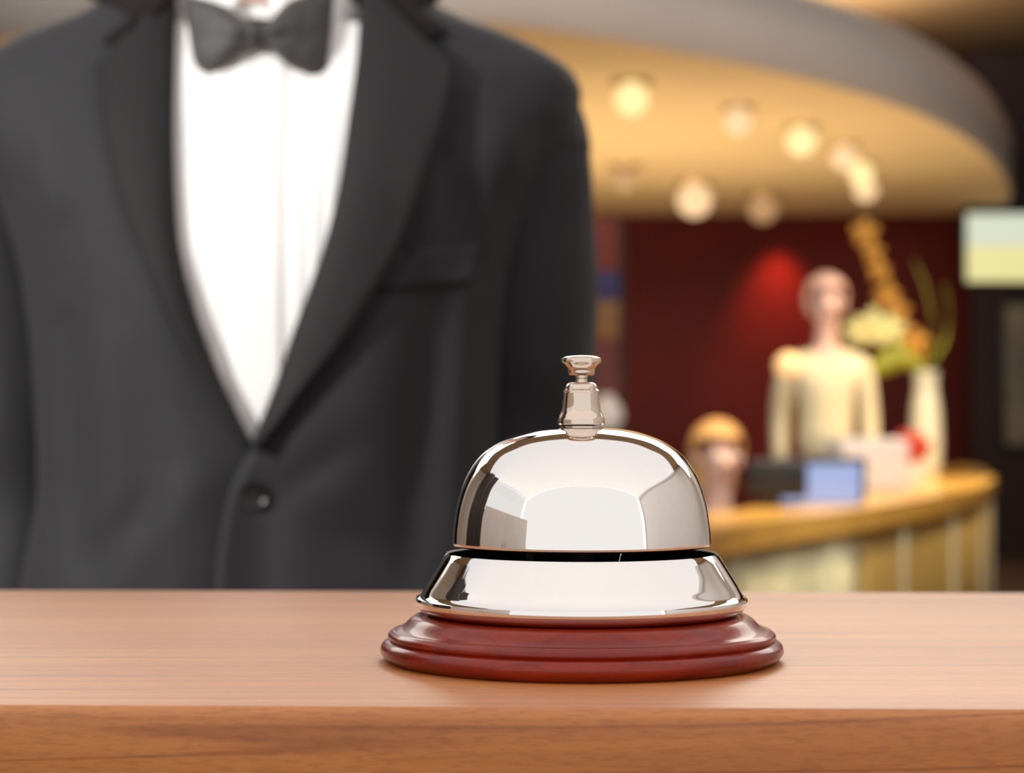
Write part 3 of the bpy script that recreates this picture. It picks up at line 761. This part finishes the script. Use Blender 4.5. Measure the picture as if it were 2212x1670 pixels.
M['white'] = mat('white_card', srgb(235, 222, 212), 0.6)
M['red'] = mat('red_petals', srgb(190, 50, 30), 0.6, noise=0.2)

# curved reception desk in plan
HZ = CZ - 0.285                                    # top of the desk
def dpt(px, py): 
    q = px2(px, py, (CZ - HZ) * F / (py - HY)); return (q.x, q.y)
fr = [dpt(*p) for p in [(1250, 1172), (1400, 1162), (1540, 1145), (1700, 1120), (1850, 1100), (1980, 1080), (2080, 1062), (2135, 1046), (2152, 1030)]]
bk = [dpt(*p) for p in [(2125, 1010), (2066, 1003), (1985, 1029), (1900, 1049), (1800, 1068), (1700, 1082), (1560, 1105), (1400, 1118), (1250, 1125)]]
frc = [tuple(v) for v in curve_pts(fr, 40)]; bkc = [tuple(v) for v in curve_pts(bk, 30)]
desk = thing('reception_desk', 'curved reception desk with honey wood top and pale panels in the blurred lobby', 'desk', (frc[20][0], frc[20][1], 0))
obj('desk_top', hprism(frc + bkc, HZ - .07, HZ, .012), M['desk_top'], desk, 60)
def offs(p, k): 
    c = (sum(q[0] for q in frc + bkc)/70, sum(q[1] for q in frc + bkc)/70); return (p[0] + .06, p[1] + k)
cut = next(i for i, q in enumerate(frc) if CX + F * q[0] / q[1] > 1845)
for nm, seg, mm in (('front_panel', frc[:cut+1], M['desk_pale']), ('front_panel', frc[cut:], M['desk_olive'])):
    bm, _ = grid_bm([[Vector((x - .01, y + .10, z)) for x, y in seg] for z in (0.0, HZ - .07)])
    o = obj(nm, bm, mm, desk, 60); solid(o, .03, 0)
for k in range(6, 40, 6):
    x, y = frc[min(k, 39)]
    obj('panel_joint', box((x - .03, y + .07, .02), (x + .01, y + .11, HZ - .08), .004), M['desk_pale'], desk)

# downlights in the drop ceiling
M['lamp'] = mat('lamp_lens', (.2, .18, .14, 1), 0.4, emit=(1.0, .78, .36), estr=1.2)
M['lamp_pink'] = mat('soft_lamp_lens', (.2, .18, .14, 1), 0.4, emit=(1.0, .66, .36), estr=1.0)
M['lamp_faint'] = mat('dim_lamp_lens', (.2, .15, .1, 1), 0.4, emit=(1.0, .55, .25), estr=.42)
M['ring'] = mat('brass_ring', srgb(200, 160, 100), 0.35, 0.8)
def downlight(px, py, r, mm, label, group):
    R = r * 1.02; y = (HD - R) * F / (HY - py); q = px2(px, py, y)
    t = thing('downlight', label, 'ceiling light', (q.x, y, CZ + HD), 0, group)
    obj('trim_ring', lathe([(r, -.012), (r + .02, -.012), (r + .026, 0), (r, 0)], (q.x, y, CZ + HD), 40, cap=False), M['ring'], t)
    obj('lens', ball((q.x, y, CZ + HD - R), R, sub=3), mm, t)
    return t
G = 'downlights in the curved drop ceiling'
downlight(1364, 213, .085, M['lamp'], 'yellow ceiling downlight nearest the clerk\'s shoulder, highest in the lobby', G)
downlight(1594, 261, .075, M['lamp_pink'], 'ceiling downlight second along the curved row from the clerk', G)
downlight(1731, 304, .085, M['lamp'], 'bright yellow ceiling downlight in the middle of the curved row', G)
downlight(1824, 340, .080, M['lamp_pink'], 'dull orange ceiling downlight just left of the overlapping pair', G)
downlight(1861, 376, .080, M['lamp'], 'upper of the two overlapping ceiling downlights at the row\'s far end', G)
downlight(1870, 410, .085, M['lamp_pink'], 'lowest ceiling downlight at the far end of the curved row', G)
downlight(1500, 432, .125, M['lamp_pink'], 'pinkish ceiling downlight standing alone above the dark red wall', G)
downlight(1350, 385, .090, M['lamp_faint'], 'very faint ceiling downlight beside the clerk\'s upper arm', G)
downlight(1648, 450, .110, M['lamp_faint'], 'dim orange ceiling downlight right of the pinkish one', G)

# clothes for the lobby people
def lobby_person(label, loc, rz, jacket, hair_m, long_hair=False, seated=False, arm='down', scale=1.0):
    r = thing('person', label, 'person', loc, rz); r.scale = (scale,)*3
    J, E = body_joints(seated, arm, .92); skin_obj('body', J, E, M['skin'], r, 1)
    face_bits(r, hair_m, long_hair)
    J['neck'] = (0, 0, 1.49, .056, .056)
    cj = {'pelvis': (0, .01, .93, .150, .11), 'w': (0, .01, 1.08, .135, .095), 'c': (0, .01, 1.24, .155, .11), 'd': (0, .01, 1.35, .15, .10), 'n': (0, .005, 1.47, .066, .06)}
    ce = [('pelvis', 'w'), ('w', 'c'), ('c', 'd'), ('d', 'n')]
    for s, t in ((-1, 'L'), (1, 'R')):
        cj['s'+t] = (s*.165, .015, 1.385, .06); e_, w_ = J['el'+t], J['wr'+t]
        cj['e'+t] = (*e_[:3], .052); cj['w'+t] = (*w_[:3], .04); ce += [('d', 's'+t), ('s'+t, 'e'+t), ('e'+t, 'w'+t)]
    skin_obj('jacket', cj, ce, jacket, r, 1)
    tj = {'pelvis': (0, .01, .90, .13, .10)}; te = []
    for s, t in ((-1, 'L'), (1, 'R')):
        for q in ('hp', 'kn', 'an'):
            v = J[q+t]; tj[q+t] = (*v[:3], v[3] + .018)
        te += [('pelvis', 'hp'+t), ('hp'+t, 'kn'+t), ('kn'+t, 'an'+t)]
    skin_obj('trousers', tj, te, M['suit'], r, 1)
    if seated: shoes(r, .11, -.53, .62)
    else: shoes(r)
    return r
q = px2(1785, 900, 9.4)
lobby_person('blurred standing person in a cream jacket behind the lobby desk', (q.x, 9.4, 0), .1, M['cream'], M['skin'], scale=1.02)
q = px2(1550, 900, 7.3)
sp = lobby_person('blurred seated person with light brown hair and black jacket at the lobby desk', (q.x, 7.3, -0.62), .25, M['suit'], M['hair_blond'], True, True, scale=1.0)
ch = thing('desk_chair', 'dark office chair under the seated person at the lobby desk', 'chair', (q.x, 7.35, 0))
obj('seat', box((q.x - .23, 7.08, .165), (q.x + .23, 7.50, .195), .012), M['black'], ch)
obj('column', lathe([(0, .03), (.03, .03), (.025, .166), (0, .166)], (q.x, 7.32, 0), 20), M['iron'], ch)
bm = bmesh.new()
for k in range(5):
    a = 2*PI*k/5; tube([(q.x, 7.32, .06), (q.x + .26*math.cos(a), 7.32 + .26*math.sin(a), .03)], [.02, .014], 10, bm)
obj('star_base', bm, M['iron'], ch)

# things on the desk
def on_desk(px, py):
    x, y = dpt(px, py); return x, y
x, y = on_desk(1772, 1090)
lt = thing('laptop', 'laptop with a pale blue lit screen on the lobby desk', 'laptop', (x, y, HZ))
M['screen'] = mat('lit_blue_screen', (.1, .1, .1, 1), 0.3, emit=srgb(150, 178, 236), estr=.8)
obj('keyboard', box((x - .14, y + .0, HZ), (x + .14, y + .20, HZ + .014), .004), M['black'], lt)
bm = box((x - .145, y - .012, HZ + .012), (x + .145, y - .002, HZ + .155), .003)
bmesh.ops.rotate(bm, verts=bm.verts, cent=(x, y, HZ + .012), matrix=Matrix.Rotation(.12, 3, 'X'))
sc_ = obj('lid', bm, M['black'], lt)
bm = box((x - .128, y - .0145, HZ + .006), (x + .128, y - .0125, HZ + .135), .0005)
bmesh.ops.rotate(bm, verts=bm.verts, cent=(x, y, HZ + .012), matrix=Matrix.Rotation(.12, 3, 'X'))
obj('screen', bm, M['screen'], sc_)
x, y = on_desk(1895, 1062)
o = obj('card_box', box((x - .16, y + .03, HZ), (x + .12, y + .20, HZ + .20), .012, rz=.3), M['white'], None); tag(o, 'white cardboard box on the lobby desk beside the laptop', 'box')
x, y = on_desk(1683, 1096)
mo = thing('monitor', 'black computer monitor seen from behind between seated person and laptop', 'monitor', (x, y, HZ))
obj('housing', box((x - .10, y + .0, HZ + .03), (x + .09, y + .03, HZ + .15), .008), M['black'], mo)
obj('stand', lathe([(0, 0), (.07, 0), (.07, .006), (.012, .012), (.012, .06), (0, .06)], (x, y + .04, HZ), 24, cap=False), M['black'], mo)
# vase with golden orchids
x, y = on_desk(2000, 1032)
vz = thing('orchid_vase', 'tall milky vase of golden and pale yellow orchids on the right of the lobby desk', 'vase', (x, y, HZ))
vp = [tuple(v) for v in curve_pts([(.055, 0), (.07, .05), (.075, .16), (.07, .30), (.055, .42), (.06, .50)], 24)]
obj('vase_body', lathe([(0, 0)] + vp + [(.054, .50), (.048, .42), (.05, .10), (0, .06)], (x, y, HZ), 40, cap=False), M['vase'], vz)
def flower(c, r, m, nm, n=5):
    bm = bmesh.new()
    for k in range(n):
        a = 2*PI*k/n + .3
        ball((c.x + r*.55*math.cos(a), c.y - .01, c.z + r*.55*math.sin(a)), r*.5, bm, scale=(1.15, .22, .72), sub=2, rot=Matrix.Rotation(-a, 3, 'Y').to_euler())
    ball((c.x, c.y - .03, c.z), r*.2, bm, sub=2)
    obj(nm, bm, m, vz, 180)
st = [px2(a, b, y) for a, b in [(1998, 815), (1985, 745), (1955, 690), (1930, 630), (1900, 560), (1880, 505), (1862, 480)]]
obj('stem', tube([Vector(v) for v in curve_pts([tuple(p) for p in st], 24)], .012, 10), M['gold'], vz)
for a, b, r in ((1868, 502, .065), (1885, 545, .05), (1898, 585, .05), (1915, 640, .06), (1940, 672, .055), (1975, 740, .07)): flower(px2(a, b, y - .02), r, M['gold'], 'golden_flower')
for a, b, r in ((1850, 715, .07), (1885, 708, .09), (1922, 712, .07)): flower(px2(a, b, y - .05), r, M['pale_petal'], 'pale_flower')
obj('stem', tube([Vector(v) for v in curve_pts([tuple(px2(a, b, y)) for a, b in [(2000, 815), (1960, 760), (1885, 715)]], 12)], .008, 10), M['leaf'], vz)
def leaf(pts, wd):
    c = curve_pts([tuple(px2(a, b, y - .04)) for a, b in pts], 16); bm = bmesh.new(); rows = []
    for i, p in enumerate(c):
        t = i/15; h = wd * math.sin(PI*(.08 + .9*t)); rows.append([Vector(p) + Vector((0, .01*(k-1)**2, h*(k-1)*.5)) for k in range(3)])
    o = obj('leaf', grid_bm(rows, bm=bm)[0], M['leaf'], vz, 180); solid(o, .004, 0)
leaf([(2000, 800), (1950, 770), (1890, 795), (1850, 835)], .13)
leaf([(2005, 800), (2015, 700), (2000, 620), (1975, 560)], .05)
leaf([(2005, 800), (2045, 730), (2050, 660), (2040, 610)], .05)
x, y = on_desk(1972, 1047)
rf = thing('flower_pot', 'small pot of red flowers on the lobby desk before the vase', 'plant', (x, y, HZ))
obj('pot', lathe([(0, 0), (.045, 0), (.06, .09), (.052, .09), (.045, .07), (0, .07)], (x, y, HZ), 30, cap=False), M['white'], rf)
bm = bmesh.new()
for k in range(16): ball((x + random.uniform(-.07, .07), y + random.uniform(-.04, .04), HZ + .11 + random.uniform(0, .09)), .028, bm, sub=2)
obj('blossom', bm, M['red'], rf, 180)
# glowing globe on an added stand, standing in for an unidentified tan ball
y = 9.0; q = px2(1702, 790, y)
gl = thing('glowing_globe', 'small glowing amber globe on an added slim pole beside the person in cream', 'lamp', (q.x, y, 0))
M['globe'] = mat('amber_globe', (.9, .6, .3, 1), 0.4, emit=(1, .55, .22), estr=.55)
obj('globe', ball(q, .058), M['globe'], gl, 180)
obj('pole', tube([(q.x, y, .02), (q.x, y, q.z - .055)], .008, 12), M['ring'], gl)
obj('foot', lathe([(0, 0), (.13, 0), (.13, .015), (.02, .03), (0, .03)], (q.x, y, 0), 30, cap=False), M['ring'], gl)

# lit display on the dark return wall
y = 16.9
def panel_rect(px0, py0, px1, py1, y): 
    a = px2(px0, py0, y); b = px2(px1, py1, y); return a.x, b.x, b.z, a.z
x0, x1, z0, z1 = panel_rect(2088, 462, 2330, 608, y)
dp_ = thing('wall_display', 'bright wall display, pale green above and pale yellow below, at the right edge', 'screen', ((x0 + x1)/2, y, z0))
obj('display_housing', box((x0 - .03, y + .0, z0 - .03), (x1 + .03, y + .1, z1 + .03), .008), M['black'], dp_)
M['pg'] = mat('display_green', (.1, .1, .1, 1), .4, emit=srgb(218, 224, 200), estr=.95)
M['py'] = mat('display_yellow', (.1, .1, .1, 1), .4, emit=srgb(238, 228, 158), estr=.95)
zm = z0 + (z1 - z0)*.52
obj('green_band', box((x0, y - .012, zm), (x1, y, z1), .001), M['pg'], dp_)
obj('yellow_band', box((x0, y - .012, z0), (x1, y, zm - .0), .001), M['py'], dp_)
x0, x1, z0, z1 = panel_rect(2175, 660, 2300, 960, y)
M['poster'] = mat('grey_green_print', srgb(120, 112, 92), .6, noise=.4, scale=2)
po = thing('poster_frame', 'tall grey green framed poster under the bright display at the right edge', 'poster', ((x0 + x1)/2, y, z0))
obj('frame', box((x0 - .03, y + .03, z0 - .03), (x1 + .03, y + .1, z1 + .03), .006), M['black'], po)
obj('print', box((x0, y + .02, z0), (x1, y + .03, z1), .001), M['poster'], po)

# tall painted screen just right of the clerk's sleeve
y = 11.0
x0, x1, z0, z1 = panel_rect(1262, 470, 1338, 930, y)
ps = thing('painted_screen', 'tall narrow painted screen glimpsed beside the clerk\'s sleeve', 'screen', ((x0 + x1)/2, y, 0))
M['s1'] = mat('rust_panel', srgb(110, 36, 16), .6, noise=.3, scale=3); M['s2'] = mat('blue_panel', srgb(45, 42, 85), .6, noise=.2, scale=3); M['s3'] = mat('ochre_panel', srgb(140, 95, 45), .6, noise=.3, scale=3)
obj('rail', box((x0 - .03, y, 0), (x0, y + .05, z1), .005), M['dark_brown'], ps); obj('rail', box((x1, y, 0), (x1 + .03, y + .05, z1), .005), M['dark_brown'], ps)
hz_ = [z1, px2(0, 585, y).z, px2(0, 650, y).z, px2(0, 730, y).z, .05]
for k, mm in enumerate(('s1', 's2', 's3', 's1')):
    obj('painted_panel', box((x0, y + .01, hz_[k+1]), (x1, y + .04, hz_[k]), .002), M[mm], ps)
y = 10.4; q = px2(1310, 930, y)
tb = thing('pedestal', 'slim dark pedestal beside the clerk\'s sleeve under the white vase', 'table', (q.x, y, 0))
obj('column', lathe([(0, 0), (.14, 0), (.14, .04), (.05, .07), (.05, q.z - .04), (.12, q.z - .03), (.12, q.z), (0, q.z)], (q.x, y, 0), 40, cap=False), M['dark_brown'], tb)
o = obj('round_vase', lathe([(0, 0), (.05, 0), (.085, .06), (.075, .12), (.035, .16), (.04, .18), (0, .17)], (q.x, y, q.z), 40, cap=False), M['white'], None)
tag(o, 'small white round vase on the pedestal beside the clerk\'s sleeve', 'vase')

# ------------------------------------------------------------------ hall in front of the counter (seen mirrored in the bell)
cb = thing('low_cabinet', 'tall greige cabinet standing along the left wall of the hall', 'cabinet', (-2.75, 0.1, 0))
obj('carcass', box((-3.1, -1.49, 0), (-2.6, 1.15, 1.88), .01), M['greige'], cb)
for k in range(2):
    ya = -1.485 + 1.315*k
    d = obj('door', box((-2.6, ya, .08), (-2.575, ya + 1.31, 1.86), .002), M['greige'], cb)
    yh = ya + (1.24 if k == 0 else .07)
    obj('handle', tube([(-2.58, yh, .95), (-2.545, yh, .97), (-2.545, yh, 1.15), (-2.58, yh, 1.17)], .006, 10), M['iron'], d)
sp_ = thing('folding_screen', 'tall dark folding screen beside the cabinet in the hall', 'screen', (-2.7, 1.9, 0))
for k in range(3):
    obj('leaf_panel', box((-2.9 + .06*(k % 2), 1.25 + .45*k, 0.02), (-2.85 + .06*(k % 2), 1.69 + .45*k, 3.0), .008), M['charcoal'], sp_)
